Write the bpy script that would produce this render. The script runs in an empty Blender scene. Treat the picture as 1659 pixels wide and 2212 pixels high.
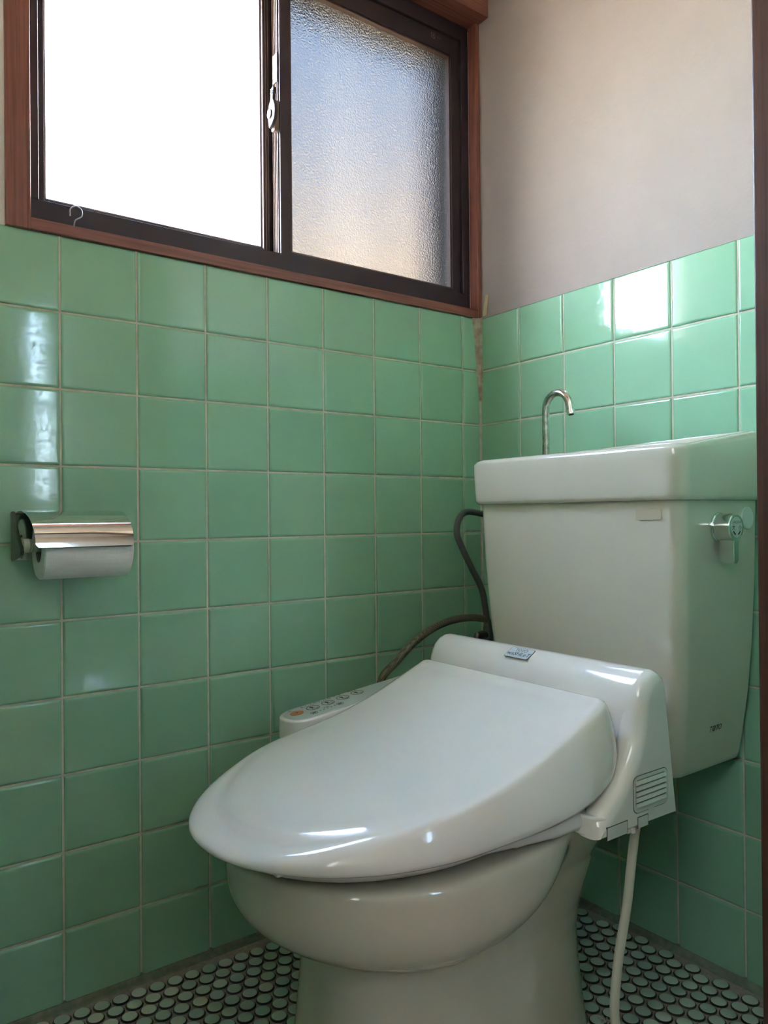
import bpy, bmesh, math, random
from mathutils import Vector, Matrix
random.seed(7)
S = 0.11                     # one wall-tile pitch in metres; all lengths below are in tile pitches
R = math.radians
scene = bpy.context.scene

# ------------------------------------------------------------------ camera
CAM = Vector((-9.864, -10.3965, 6.3102))
yaw, pitch, roll = 0.6314, 0.0059, -0.0092
fw = Vector((math.sin(yaw)*math.cos(pitch), math.cos(yaw)*math.cos(pitch), math.sin(pitch)))
r0 = Vector((math.cos(yaw), -math.sin(yaw), 0)); u0 = r0.cross(fw)
rr = math.cos(roll)*r0 + math.sin(roll)*u0; uu = -math.sin(roll)*r0 + math.cos(roll)*u0
FPX = 1642.07
cd = bpy.data.cameras.new('camera'); cam = bpy.data.objects.new('camera', cd)
scene.collection.objects.link(cam)
cam.matrix_world = Matrix(((rr.x, uu.x, -fw.x, CAM.x*S), (rr.y, uu.y, -fw.y, CAM.y*S), (rr.z, uu.z, -fw.z, CAM.z*S), (0, 0, 0, 1)))
cd.sensor_fit = 'HORIZONTAL'; cd.sensor_width = 36; cd.lens = 36*FPX/1659; cd.clip_start = 0.01; cd.clip_end = 200
scene.camera = cam

# ------------------------------------------------------------------ sky, sun, exposure
SUN_EL, SUN_AZ = R(38), R(278)
wd = bpy.data.worlds.new('sky'); scene.world = wd; wd.use_nodes = True
wn = wd.node_tree.nodes; wl = wd.node_tree.links
sky = wn.new('ShaderNodeTexSky'); sky.sky_type = 'NISHITA'; sky.sun_disc = False
sky.sun_elevation = SUN_EL; sky.sun_rotation = SUN_AZ; sky.dust_density = 2.0; sky.air_density = 1.0
wl.new(sky.outputs[0], wn['Background'].inputs[0]); wn['Background'].inputs[1].default_value = 1.4
sl = bpy.data.lights.new('sun', 'SUN'); so = bpy.data.objects.new('sun', sl); scene.collection.objects.link(so)
sl.energy = 30.0; sl.angle = R(0.6); sl.color = (1.0, 0.9, 0.76)
sun_dir = Vector((math.sin(SUN_AZ)*math.cos(SUN_EL), math.cos(SUN_AZ)*math.cos(SUN_EL), math.sin(SUN_EL)))
so.rotation_euler = sun_dir.to_track_quat('Z', 'Y').to_euler(); so.location = (0, 0, 12)
scene.view_settings.view_transform = 'Standard'; scene.view_settings.look = 'None'
scene.view_settings.gamma = 1.0; scene.view_settings.use_curve_mapping = False
scene.view_settings.exposure = 3.45
scene.cycles.use_denoising = True
scene.cycles.max_bounces = 11; scene.cycles.diffuse_bounces = 6; scene.cycles.glossy_bounces = 6
scene.cycles.transmission_bounces = 8; scene.cycles.transparent_max_bounces = 12
scene.cycles.sample_clamp_indirect = 12.0; scene.cycles.caustics_reflective = False; scene.cycles.caustics_refractive = True
COL = scene.collection

# ------------------------------------------------------------------ materials
def nodes(name):
    m = bpy.data.materials.new(name); m.use_nodes = True
    nt = m.node_tree; return m, nt, nt.nodes, nt.links, nt.nodes['Principled BSDF']
def noise(nt, scale, detail=3, rough=.5, coord='Object', stretch=None):
    tc = nt.nodes.new('ShaderNodeTexCoord'); t = nt.nodes.new('ShaderNodeTexNoise')
    t.inputs['Scale'].default_value = scale; t.inputs['Detail'].default_value = detail; t.inputs['Roughness'].default_value = rough
    if stretch:
        mp = nt.nodes.new('ShaderNodeMapping'); mp.inputs['Scale'].default_value = stretch
        nt.links.new(tc.outputs[coord], mp.inputs[0]); nt.links.new(mp.outputs[0], t.inputs['Vector'])
    else:
        nt.links.new(tc.outputs[coord], t.inputs['Vector'])
    return t
def ramp(nt, fac, stops):
    r = nt.nodes.new('ShaderNodeValToRGB'); nt.links.new(fac, r.inputs[0])
    e = r.color_ramp.elements
    while len(e) < len(stops): e.new(.5)
    for el, (p, c) in zip(e, stops):
        el.position = p; el.color = (*c, 1) if len(c) == 3 else c
    return r
def bump(nt, height, strength, dist, bs):
    b = nt.nodes.new('ShaderNodeBump'); b.inputs['Strength'].default_value = strength; b.inputs['Distance'].default_value = dist
    nt.links.new(height, b.inputs['Height']); nt.links.new(b.outputs[0], bs.inputs['Normal']); return b
def plain(name, col, rough=.4, metal=0., spec=.5, coat=0.):
    m, nt, N, L, b = nodes(name)
    b.inputs['Base Color'].default_value = (*col, 1); b.inputs['Roughness'].default_value = rough
    b.inputs['Metallic'].default_value = metal; b.inputs['Specular IOR Level'].default_value = spec
    b.inputs['Coat Weight'].default_value = coat; b.inputs['Coat Roughness'].default_value = .04
    return m
def speckled(name, c1, c2, scale, rough=.4, bmp=0., bdist=.001, detail=4, metal=0., spec=.5, stretch=None, coat=0.):
    m, nt, N, L, b = nodes(name)
    t = noise(nt, scale, detail, .6, 'Object', stretch)
    r = ramp(nt, t.outputs['Fac'], [(.35, c1), (.65, c2)])
    L.new(r.outputs[0], b.inputs['Base Color']); b.inputs['Roughness'].default_value = rough
    b.inputs['Metallic'].default_value = metal; b.inputs['Specular IOR Level'].default_value = spec
    b.inputs['Coat Weight'].default_value = coat; b.inputs['Coat Roughness'].default_value = .04
    if bmp: bump(nt, t.outputs['Fac'], bmp, bdist, b)
    return m
def m_tile():
    m, nt, N, L, b = nodes('green glazed tile')
    oi = N.new('ShaderNodeObjectInfo')
    r = ramp(nt, oi.outputs['Random'], [(0, (.245, .475, .320)), (.5, (.262, .495, .338)), (1, (.278, .512, .352))])
    t = noise(nt, 18, 3)
    mx = N.new('ShaderNodeMixRGB'); mx.blend_type = 'MULTIPLY'; mx.inputs[0].default_value = .25
    r2 = ramp(nt, t.outputs['Fac'], [(.3, (.88, .9, .88)), (.7, (1, 1, 1))])
    L.new(r.outputs[0], mx.inputs[1]); L.new(r2.outputs[0], mx.inputs[2]); L.new(mx.outputs[0], b.inputs['Base Color'])
    t2 = noise(nt, 130, 5, .65)
    r3 = ramp(nt, t2.outputs['Fac'], [(.42, (.05,)*3), (.75, (.22,)*3)]); L.new(r3.outputs[0], b.inputs['Roughness'])
    b.inputs['Specular IOR Level'].default_value = .6
    t3 = noise(nt, 9, 2); bump(nt, t3.outputs['Fac'], .25, .0016, b)
    return m
def m_mosaic():
    m, nt, N, L, b = nodes('pale mint mosaic')
    oi = N.new('ShaderNodeObjectInfo')
    t = noise(nt, 3000/40, 2, .5)
    r = ramp(nt, oi.outputs['Random'], [(0, (.34, .46, .40)), (.5, (.42, .53, .46)), (1, (.48, .57, .49))])
    L.new(r.outputs[0], b.inputs['Base Color']); b.inputs['Roughness'].default_value = .38
    t2 = noise(nt, 900, 3); bump(nt, t2.outputs['Fac'], .2, .0004, b)
    return m
def m_mosaic_far():
    m, nt, N, L, b = nodes('pale mint mosaic field')
    t = noise(nt, 35, 1)
    r = ramp(nt, t.outputs['Fac'], [(.3, (.34, .46, .40)), (.7, (.48, .57, .49))])
    L.new(r.outputs[0], b.inputs['Base Color']); b.inputs['Roughness'].default_value = .38
    return m
def m_plaster(name='cream plaster', c1=(.74, .72, .69), c2=(.79, .77, .74)):
    m, nt, N, L, b = nodes(name)
    t = noise(nt, 5, 4, .6); r = ramp(nt, t.outputs['Fac'], [(.3, c1), (.7, c2)])
    L.new(r.outputs[0], b.inputs['Base Color']); b.inputs['Roughness'].default_value = .85
    t2 = noise(nt, 110, 5, .6); t3 = noise(nt, 22, 3, .55, 'Object', (1, 1, .35))
    ad = N.new('ShaderNodeMath'); ad.operation = 'ADD'; L.new(t2.outputs['Fac'], ad.inputs[0]); L.new(t3.outputs['Fac'], ad.inputs[1])
    bump(nt, ad.outputs[0], .35, .0016, b); return m
def m_wood(name, c1, c2, along='x', rough=.38):
    m, nt, N, L, b = nodes(name)
    st = {'x': (1.2, 60, 60), 'z': (60, 60, 1.2), 'y': (60, 1.2, 60)}[along]
    t = noise(nt, 4, 5, .62, 'Object', st)
    r = ramp(nt, t.outputs['Fac'], [(.3, c1), (.55, c2), (.75, c1)])
    L.new(r.outputs[0], b.inputs['Base Color']); b.inputs['Roughness'].default_value = rough
    bump(nt, t.outputs['Fac'], .35, .0008, b); return m
def m_glass(ior=1.33, rough=.46, scat=.16):
    # patterned frosted glass: rough refraction through a pebbled face, plus a little diffuse scatter
    m, nt, N, L, b = nodes('pebbled frosted glass'); N.remove(b); out = N['Material Output']
    t = noise(nt, 300, 1, .5)
    bp = N.new('ShaderNodeBump'); bp.inputs['Strength'].default_value = 1.0; bp.inputs['Distance'].default_value = .0045
    L.new(t.outputs['Fac'], bp.inputs['Height'])
    rf = N.new('ShaderNodeBsdfRefraction'); rf.inputs['IOR'].default_value = ior; rf.inputs['Roughness'].default_value = rough
    rf.inputs['Color'].default_value = (.95, .97, .97, 1); L.new(bp.outputs[0], rf.inputs['Normal'])
    tr = N.new('ShaderNodeBsdfTranslucent'); tr.inputs['Color'].default_value = (.9, .92, .93, 1); L.new(bp.outputs[0], tr.inputs['Normal'])
    gl = N.new('ShaderNodeBsdfGlossy'); gl.inputs['Roughness'].default_value = .25; L.new(bp.outputs[0], gl.inputs['Normal'])
    m1 = N.new('ShaderNodeMixShader'); m1.inputs[0].default_value = scat; L.new(rf.outputs[0], m1.inputs[1]); L.new(tr.outputs[0], m1.inputs[2])
    m2 = N.new('ShaderNodeMixShader'); m2.inputs[0].default_value = .04; L.new(m1.outputs[0], m2.inputs[1]); L.new(gl.outputs[0], m2.inputs[2])
    L.new(m2.outputs[0], out.inputs[0]); return m
def m_outer():
    m, nt, N, L, b = nodes('smooth outer glass face'); N.remove(b)
    t = N.new('ShaderNodeBsdfRefraction'); t.inputs['IOR'].default_value = 1.45; t.inputs['Roughness'].default_value = .02
    t.inputs[0].default_value = (.95, .96, .96, 1); L.new(t.outputs[0], N['Material Output'].inputs[0]); return m
def m_clear(col=(.95, .96, .96)):
    m, nt, N, L, b = nodes('clear outer glass face'); N.remove(b)
    t = N.new('ShaderNodeBsdfTransparent'); t.inputs[0].default_value = (*col, 1); L.new(t.outputs[0], N['Material Output'].inputs[0]); return m
def m_screen(open_frac):  # far denser than real mesh, so it dims the pane behind it
    m, nt, N, L, b = nodes('dark dimming mesh'); N.remove(b)
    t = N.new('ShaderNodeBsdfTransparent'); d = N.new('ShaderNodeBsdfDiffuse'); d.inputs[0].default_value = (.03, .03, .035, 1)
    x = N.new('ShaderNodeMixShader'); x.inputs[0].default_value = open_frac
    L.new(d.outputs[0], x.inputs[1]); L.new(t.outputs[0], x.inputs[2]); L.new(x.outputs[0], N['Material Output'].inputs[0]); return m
def m_paper():
    m, nt, N, L, b = nodes('embossed tissue paper'); b.inputs['Base Color'].default_value = (.76, .78, .76, 1); b.inputs['Roughness'].default_value = .95
    tc = N.new('ShaderNodeTexCoord'); v = N.new('ShaderNodeTexVoronoi'); v.inputs['Scale'].default_value = 420; v.inputs['Randomness'].default_value = .25
    L.new(tc.outputs['Object'], v.inputs['Vector']); bump(nt, v.outputs['Distance'], .6, .0012, b); return m
def m_braid():
    m, nt, N, L, b = nodes('braided steel hose'); tc = N.new('ShaderNodeTexCoord')
    w = N.new('ShaderNodeTexChecker'); w.inputs['Scale'].default_value = 520
    w.inputs[1].default_value = (.20, .18, .12, 1); w.inputs[2].default_value = (.06, .055, .04, 1)
    L.new(tc.outputs['Object'], w.inputs[0]); L.new(w.outputs[0], b.inputs['Base Color']); b.inputs['Roughness'].default_value = .45; b.inputs['Metallic'].default_value = .4
    return m
def m_walltile():
    m, nt, N, L, b = nodes('green tile field'); tc = N.new('ShaderNodeTexCoord')
    sx = N.new('ShaderNodeSeparateXYZ'); cb = N.new('ShaderNodeCombineXYZ'); L.new(tc.outputs['Object'], sx.inputs[0])
    ad = N.new('ShaderNodeMath'); ad.operation = 'ADD'; L.new(sx.outputs[0], ad.inputs[0]); L.new(sx.outputs[1], ad.inputs[1])
    L.new(ad.outputs[0], cb.inputs[0]); L.new(sx.outputs[2], cb.inputs[1])
    k = N.new('ShaderNodeTexBrick'); k.offset = 0; k.inputs['Scale'].default_value = 1/S; k.inputs['Brick Width'].default_value = 1; k.inputs['Row Height'].default_value = 1
    k.inputs['Mortar Size'].default_value = .015; k.inputs['Color1'].default_value = (.265, .46, .31, 1); k.inputs['Color2'].default_value = (.275, .475, .32, 1); k.inputs['Mortar'].default_value = (.5, .5, .42, 1)
    L.new(cb.outputs[0], k.inputs['Vector']); L.new(k.outputs[0], b.inputs['Base Color']); b.inputs['Roughness'].default_value = .12; return m
MAT = dict(
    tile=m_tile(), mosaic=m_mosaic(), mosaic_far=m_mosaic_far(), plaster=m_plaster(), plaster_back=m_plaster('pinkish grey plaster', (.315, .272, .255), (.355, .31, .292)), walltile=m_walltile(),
    grout=speckled('cream wall grout', (.50, .49, .40), (.60, .58, .48), 60, .85),
    floor_grout=speckled('grey floor grout', (.26, .235, .205), (.36, .325, .285), 150, .9, .4, .0008),
    rim=plain('black mosaic edge', (.012, .012, .011), .5),
    cove=speckled('grey-green cove mortar', (.13, .17, .12), (.21, .24, .18), 90, .8, .5, .0012),
    ceramic=speckled('ivory sanitary ceramic', (.525, .51, .41), (.545, .525, .425), 8, .12, coat=.6),
    plastic=speckled('off-white bidet plastic', (.70, .695, .655), (.72, .715, .675), 8, .12, coat=.5),
    seatp=plain('pale grey seat plastic', (.60, .61, .58), .3),
    greyp=plain('pale grey insert plastic', (.53, .57, .52), .35),
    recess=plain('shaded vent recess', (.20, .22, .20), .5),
    panel=plain('pale blue-grey panel film', (.46, .54, .54), .35),
    orange=plain('orange stop button', (.52, .21, .06), .4),
    ink=plain('black print', (.015, .015, .018), .6),
    inkg=plain('grey print', (.08, .09, .09), .6),
    label=plain('silver-blue label', (.50, .58, .62), .3),
    cream=plain('cream sticker', (.44, .39, .28), .5),
    aged=plain('aged paper', (.05, .04, .037), .7),
    whitecap=plain('white plastic plug', (.52, .56, .50), .4),
    chrome=plain('polished chrome', (.78, .78, .76), .07, 1.0),
    chromed=speckled('worn chrome', (.70, .69, .66), (.38, .35, .31), 90, .16, metal=1.0),
    plate=plain('dark satin plate', (.10, .13, .115), .3, .7),
    wire=plain('bright wire', (.30, .26, .26), .3, .5),
    badge=plain('satin metal badge', (.62, .68, .64), .4, .5),
    bronze=plain('dark bronze aluminium', (.032, .021, .028), .38, .15),
    bronze2=plain('bronze bead aluminium', (.20, .145, .13), .3, .6),
    steel=plain('dull steel', (.012, .012, .012), .5, 0.),
    woodx=m_wood('red-brown stained wood', (.105, .036, .026), (.25, .092, .066), 'x'),
    woodz=m_wood('red-brown stained upright', (.115, .038, .028), (.26, .096, .068), 'z'),
    darkwood=m_wood('dark brown stained wood', (.030, .010, .006), (.060, .022, .012), 'z'),
    hallwood=m_wood('brown hallway boarding', (.14, .07, .04), (.26, .14, .08), 'z', .5),
    hallfloor=m_wood('brown hallway floorboards', (.16, .08, .045), (.28, .16, .09), 'x', .35),
    hallwall=plain('cream hallway wall', (.62, .56, .50), .8),
    ceil=plain('cream ceiling board', (.76, .74, .71), .85),
    glass=m_glass(), outer=m_outer(), clear=m_clear(), fill_tint=m_clear((.072, .080, .082)), hglass=m_glass(1.2, .5, .8), screen=m_screen(.0175), paper=m_paper(),
    core=plain('grey cardboard core', (.30, .28, .25), .9),
    hose=plain('grey plastic hose', (.075, .085, .075), .4), braid=m_braid(),
    valve=plain('tarnished metal valve', (.13, .13, .12), .4, .8),
    cord=plain('ivory cord sheath', (.55, .55, .46), .5),
    caulk=speckled('stained caulk', (.38, .36, .26), (.25, .20, .13), 70, .6, .4, .001),
    tape=speckled('yellowed tape', (.44, .36, .19), (.52, .45, .27), 40, .5),
    dust=speckled('grey lint', (.25, .27, .22), (.4, .42, .36), 200, 1.0),
    house=speckled('warm cream render', (.72, .54, .36), (.76, .60, .42), 2, .9),
    roof=plain('grey roof tile', (.10, .11, .12), .6), hpane=plain('dark house glass', (.05, .06, .08), .1),
    soil=speckled('garden soil', (.22, .17, .11), (.32, .26, .17), 4, .95),
)

# ------------------------------------------------------------------ helpers
def tag(o, label=None, cat=None, group=None, kind=None):
    if label: o['label'] = label
    if cat: o['category'] = cat
    if group: o['group'] = group
    if kind: o['kind'] = kind
    return o
def empty(name, loc, label, cat, kind=None, group=None):
    o = bpy.data.objects.new(name, None); COL.objects.link(o); o.location = Vector(loc)*S; o.empty_display_size = .05
    return tag(o, label, cat, group, kind)
def link(name, me, parent=None):
    o = bpy.data.objects.new(name, me); COL.objects.link(o)
    if parent: attach(o, parent)
    return o
def attach(o, parent):
    o.parent = parent
    # meshes are written in world coordinates; only Empties carry an offset of their own
    o.matrix_parent_inverse = Matrix.Translation(-parent.location) if parent.type == 'EMPTY' else Matrix()
def mk(name, verts, faces, mats, parent=None, smooth=None, wn=False, fm=None):
    me = bpy.data.meshes.new(name)
    me.from_pydata([tuple(Vector(v)*S) for v in verts], [], faces)
    mats = mats if isinstance(mats, (list, tuple)) else [mats]
    for m in mats: me.materials.append(m)
    if fm:
        for p, i in zip(me.polygons, fm): p.material_index = i
    bm = bmesh.new(); bm.from_mesh(me); bmesh.ops.recalc_face_normals(bm, faces=bm.faces); bm.to_mesh(me); bm.free()
    me.update()
    if smooth is not None:
        me.shade_smooth(); me.set_sharp_from_angle(angle=R(smooth))
    o = link(name, me, parent)
    if wn:
        w = o.modifiers.new('weighted', 'WEIGHTED_NORMAL'); w.keep_sharp = True; w.weight = 80
    return o
def from_bm(name, bm, mats, parent=None, smooth=None, wn=False):
    bmesh.ops.recalc_face_normals(bm, faces=bm.faces)
    for v in bm.verts: v.co *= S
    me = bpy.data.meshes.new(name); bm.to_mesh(me); bm.free()
    for m in (mats if isinstance(mats, (list, tuple)) else [mats]): me.materials.append(m)
    if smooth is not None:
        me.shade_smooth(); me.set_sharp_from_angle(angle=R(smooth))
    o = link(name, me, parent)
    if wn:
        w = o.modifiers.new('weighted', 'WEIGHTED_NORMAL'); w.keep_sharp = True; w.weight = 80
    return o
def add_box(bm, x0, x1, y0, y1, z0, z1, bev=0, seg=2, mi=0):
    r = bmesh.ops.create_cube(bm, size=1.0)
    vs = r['verts']
    for v in vs:
        v.co = Vector(((x0+x1)/2+v.co.x*(x1-x0), (y0+y1)/2+v.co.y*(y1-y0), (z0+z1)/2+v.co.z*(z1-z0)))
    fs = {f for v in vs for f in v.link_faces}
    for f in fs: f.material_index = mi
    if bev:
        bmesh.ops.bevel(bm, geom=list({e for v in vs for e in v.link_edges}), offset=bev, segments=seg, profile=.5, affect='EDGES')
def box(name, x0, x1, y0, y1, z0, z1, mat, parent=None, bev=0.0, seg=2):
    bm = bmesh.new(); add_box(bm, x0, x1, y0, y1, z0, z1, bev, seg)
    return from_bm(name, bm, mat, parent, 40 if bev else None, bool(bev))
def boxes(name, lst, mat, parent=None, bev=0.0):
    bm = bmesh.new()
    for b in lst: add_box(bm, *b, bev)
    return from_bm(name, bm, mat, parent, 40 if bev else None, bool(bev))
def loft(name, rings, mats, parent=None, smooth=40, caps=(True, True), wn=True, closed_path=False):
    n = len(rings[0]); V = [p for r in rings for p in r]; F = []
    m = len(rings)
    for j in range(m if closed_path else m-1):
        a = j*n; b = ((j+1) % m)*n
        for i in range(n):
            k = (i+1) % n; F.append((a+i, a+k, b+k, b+i))
    if not closed_path:
        if caps[0]: F.append(tuple(range(n-1, -1, -1)))
        if caps[1]: F.append(tuple((m-1)*n+i for i in range(n)))
    return mk(name, V, F, mats, parent, smooth, wn)
def spline(pts, k=8):
    P = [Vector(p) for p in pts]; out = []
    for i in range(len(P)-1):
        p0 = P[max(i-1, 0)]; p1 = P[i]; p2 = P[i+1]; p3 = P[min(i+2, len(P)-1)]
        for j in range(k):
            t = j/k
            out.append(.5*((2*p1)+(p2-p0)*t+(2*p0-5*p1+4*p2-p3)*t*t+(3*p1-p0-3*p2+p3)*t*t*t))
    out.append(P[-1]); return out
def tube_rings(pts, rad, n=12):
    rings = []; P = [Vector(p) for p in pts]
    t0 = (P[1]-P[0]).normalized(); a = t0.orthogonal().normalized()
    for i, p in enumerate(P):
        t = (P[min(i+1, len(P)-1)]-P[max(i-1, 0)]).normalized()
        a = (a - t*a.dot(t)).normalized(); b = t.cross(a)
        rd = rad[i] if isinstance(rad, (list, tuple)) else rad
        rings.append([p + (a*math.cos(2*math.pi*k/n) + b*math.sin(2*math.pi*k/n))*rd for k in range(n)])
    return rings
def tube(name, pts, rad, mat, parent=None, n=12, k=8, straight=False):
    return loft(name, tube_rings(pts if straight else spline(pts, k), rad, n), mat, parent, 50)
def offset_poly(poly, d):
    n = len(poly); out = []
    ar = sum(poly[i][0]*poly[(i+1) % n][1]-poly[(i+1) % n][0]*poly[i][1] for i in range(n))
    s = 1 if ar > 0 else -1
    for i in range(n):
        p0 = Vector(poly[i-1]); p1 = Vector(poly[i]); p2 = Vector(poly[(i+1) % n])
        e1 = (p1-p0).normalized(); e2 = (p2-p1).normalized()
        n1 = Vector((-e1.y, e1.x))*s; n2 = Vector((-e2.y, e2.x))*s
        nn = n1+n2; l = nn.length
        if l < 1e-6: nn = n1
        else: nn = nn/l; nn = nn/max(.5, nn.dot(n1))
        out.append(p1+nn*d)
    return out
def prism(name, poly, axis, a0, a1, mat, parent=None, r=0.0, seg=4, smooth=40, wts=None):
    """extrude poly along axis with rounded ends; wts scales the rounding per vertex"""
    def put(p, a): return {'x': (a, p[0], p[1]), 'y': (p[0], a, p[1]), 'z': (p[0], p[1], a)}[axis]
    def ins(d):
        o = offset_poly(poly, d)
        if wts: o = [Vector(p)*(1-w)+q*w for p, q, w in zip(poly, o, wts)]
        return o
    rings = []
    if r:
        for j in range(seg+1):
            th = math.pi/2*j/seg; rings.append([put(q, a0+r*(1-math.cos(th))) for q in ins(r*(1-math.sin(th)))])
        for j in range(seg+1):
            th = math.pi/2*(1-j/seg); rings.append([put(q, a1-r*(1-math.cos(th))) for q in ins(r*(1-math.sin(th)))])
    else:
        rings = [[put(q, a0) for q in poly], [put(q, a1) for q in poly]]
    return loft(name, rings, mat, parent, smooth)
def rrect(x0, x1, y0, y1, r, n=6):
    if not isinstance(r, (list, tuple)): r = [r]*4
    cs = [(x1, y1, 0, r[0]), (x0, y1, 90, r[1]), (x0, y0, 180, r[2]), (x1, y0, 270, r[3])]
    out = []
    for cx, cy, a, q in cs:
        sx = -1 if cx == x1 else 1; sy = -1 if cy == y1 else 1
        for i in range(n+1):
            t = R(a+90*i/n); out.append((cx+sx*q+q*math.cos(t), cy+sy*q+q*math.sin(t)))
    return out
def disc_y(name, cx, cz, y0, y1, r, mat, parent=None, n=32, bev=0.0):
    poly = [(cx+r*math.cos(2*math.pi*i/n), cz+r*math.sin(2*math.pi*i/n)) for i in range(n)]
    return prism(name, poly, 'y', y0, y1, mat, parent, bev, 3)
def interp(x, tab):
    if x <= tab[0][0]: return tab[0][1]
    for (a, b), (c, d) in zip(tab, tab[1:]):
        if x <= c: return b+(d-b)*(x-a)/(c-a)
    return tab[-1][1]
def text(name, body, org, right, up, size, mat, parent, align='CENTER', depth=.004, shear=0.0, bold=0.0):
    cu = bpy.data.curves.new(name, 'FONT'); cu.body = body; cu.size = 1.0; cu.align_x = align; cu.align_y = 'CENTER'
    cu.shear = shear; cu.offset = bold; cu.resolution_u = 3
    tmp = bpy.data.objects.new('tmp', cu); COL.objects.link(tmp)
    bpy.context.view_layer.update()
    me = bpy.data.meshes.new_from_object(tmp.evaluated_get(bpy.context.evaluated_depsgraph_get()))
    bpy.data.objects.remove(tmp); bpy.data.curves.remove(cu)
    Rr = Vector(right).normalized(); U = Vector(up); U = (U-Rr*U.dot(Rr)).normalized(); Nn = Rr.cross(U)
    for v in me.vertices:
        v.co = (Vector(org)+Rr*v.co.x*size+U*v.co.y*size+Nn*depth)*S
    me.materials.clear(); me.materials.append(mat); me.name = name
    return link(name, me, parent)
def patch(name, poly, org, right, up, thick, mat, parent, r=0):
    """flat thin slab: poly in local (right, up) coordinates, thickness outwards"""
    Rr = Vector(right).normalized(); U = Vector(up); U = (U-Rr*U.dot(Rr)).normalized(); Nn = Rr.cross(U)
    O = Vector(org)
    rings = [[O+Rr*p[0]+U*p[1]+Nn*t for p in poly] for t in (0, thick)]
    return loft(name, rings, mat, parent, 30, wn=False)
def ring_patch(name, r_out, r_in, org, right, up, thick, mat, parent, sx=1.0, n=28):
    Rr = Vector(right).normalized(); U = Vector(up); U = (U-Rr*U.dot(Rr)).normalized(); Nn = Rr.cross(U); O = Vector(org)
    def c(rad, t): return [O+Rr*rad*sx*math.cos(2*math.pi*i/n)+U*rad*math.sin(2*math.pi*i/n)+Nn*t for i in range(n)]
    return loft(name, [c(r_out, 0), c(r_out, thick), c(r_in, thick), c(r_in, 0)], mat, parent, 30, wn=False, closed_path=True)

# ------------------------------------------------------------------ room shell
RW, XL, CEIL = -7.16, -12.0, 21.0       # right wall, front wall, ceiling
WX0, WX1, WZ0, WZ1 = -7.78, -.08, 10.14, 15.5
G = .028                                 # grout lies this deep behind the tile face
def wall_mesh(name, lst, mats):
    bm = bmesh.new()
    for b in lst: add_box(bm, *b[:6], mi=b[6])
    return from_bm(name, bm, mats)
wall_left = wall_mesh('wall_left', [
    (XL-1, .8, G, 1.8, -.4, 9.99, 0),
    (XL-1, -8.0, .02, 1.8, 9.99, CEIL+.5, 1), (-8.0, .8, .02, 1.8, 15.75, CEIL+.5, 1),
    (-8.0, WX0-.02, .16, 1.8, 9.99, 15.75, 1), (-.02, .8, .16, 1.8, 9.99, 15.75, 1), (WX0-.02, -.02, .16, 1.8, 9.99, 10.0, 1)], [MAT['grout'], MAT['plaster']])
tag(wall_left, 'window wall of green square tiles below cream plaster', 'wall', kind='structure')
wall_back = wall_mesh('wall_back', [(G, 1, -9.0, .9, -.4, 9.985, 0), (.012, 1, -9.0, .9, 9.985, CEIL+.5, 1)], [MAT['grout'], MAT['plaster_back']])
tag(wall_back, 'wall behind the tank, green tiles below pinkish plaster', 'wall', kind='structure')
DX0, DX1 = -10.3, -3.62                  # doorway in the right wall
wall_right = wall_mesh('wall_right', [
    (DX1+.3, 0.5, RW-.9, RW, -.4, 10, 0), (DX1+.3, 0.5, RW-.9, RW, 10, CEIL+.5, 1), (XL-1, DX0-.3, RW-.9, RW, -.4, 10, 0), (XL-1, DX0-.3, RW-.9, RW, 10, CEIL+.5, 1),
    (DX0-.3, DX1+.3, RW-.9, RW, 18.3, CEIL+.5, 1)], [MAT['walltile'], MAT['plaster']])
tag(wall_right, 'doorway wall opposite the window, tiled below plaster', 'wall', kind='structure')
wall_front = wall_mesh('wall_front', [(XL-.9, XL, RW-.5, .5, -.4, 10, 0), (XL-.9, XL, RW-.5, .5, 10, CEIL+.5, 1)], [MAT['walltile'], MAT['plaster']])
tag(wall_front, 'end wall facing the toilet, tiled below plaster', 'wall', kind='structure')
tag(box('ceiling', XL-.9, .9, RW-.9, .9, CEIL, CEIL+.6, MAT['ceil']), 'cream board ceiling over the toilet room', 'ceiling', kind='structure')
floor = box('floor', XL-.9, .9, RW-.9, .9, -.6, 0, MAT['floor_grout'])
tag(floor, 'floor of small round mint mosaic tiles in grey grout', 'floor', kind='structure')

# wall tiles: each a bevelled pillow-edged slab
TH = .05
def tile_mesh(w, h):
    b1, b2, g = .035, .012, .014
    a, c = w/2-g, h/2-g
    prof = [(0, -TH), (0, -.022), (b2, -.008), (b1, 0)]
    V = []; F = []
    for ins, y in prof:
        V += [(-a+ins, y, -c+ins), (a-ins, y, -c+ins), (a-ins, y, c-ins), (-a+ins, y, c-ins)]
    for j in range(3):
        for i in range(4):
            k = (i+1) % 4; F.append((j*4+i, j*4+4+i, j*4+4+k, j*4+k))
    F.append((15, 14, 13, 12))
    me = bpy.data.meshes.new('tile'); me.from_pydata([(x*S, y*S, z*S) for x, y, z in V], [], F)
    # (local +y is outwards)
    me.materials.append(MAT['tile']); me.shade_smooth()
    nr = []
    ang = [90, 62, 28, 0]
    for p in me.polygons:
        for vi in p.vertices:
            lev, cn = divmod(vi, 4)
            th = R(ang[lev])
            if p.index == 12: nr.append((0, 1, 0)); continue
            n = p.normal
            flat = Vector((n.x, 0, n.z)).normalized()
            nr.append(tuple(flat*math.sin(th)+Vector((0, 1, 0))*math.cos(th)))
    me.normals_split_custom_set(nr)
    return me
TM = {}
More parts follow.
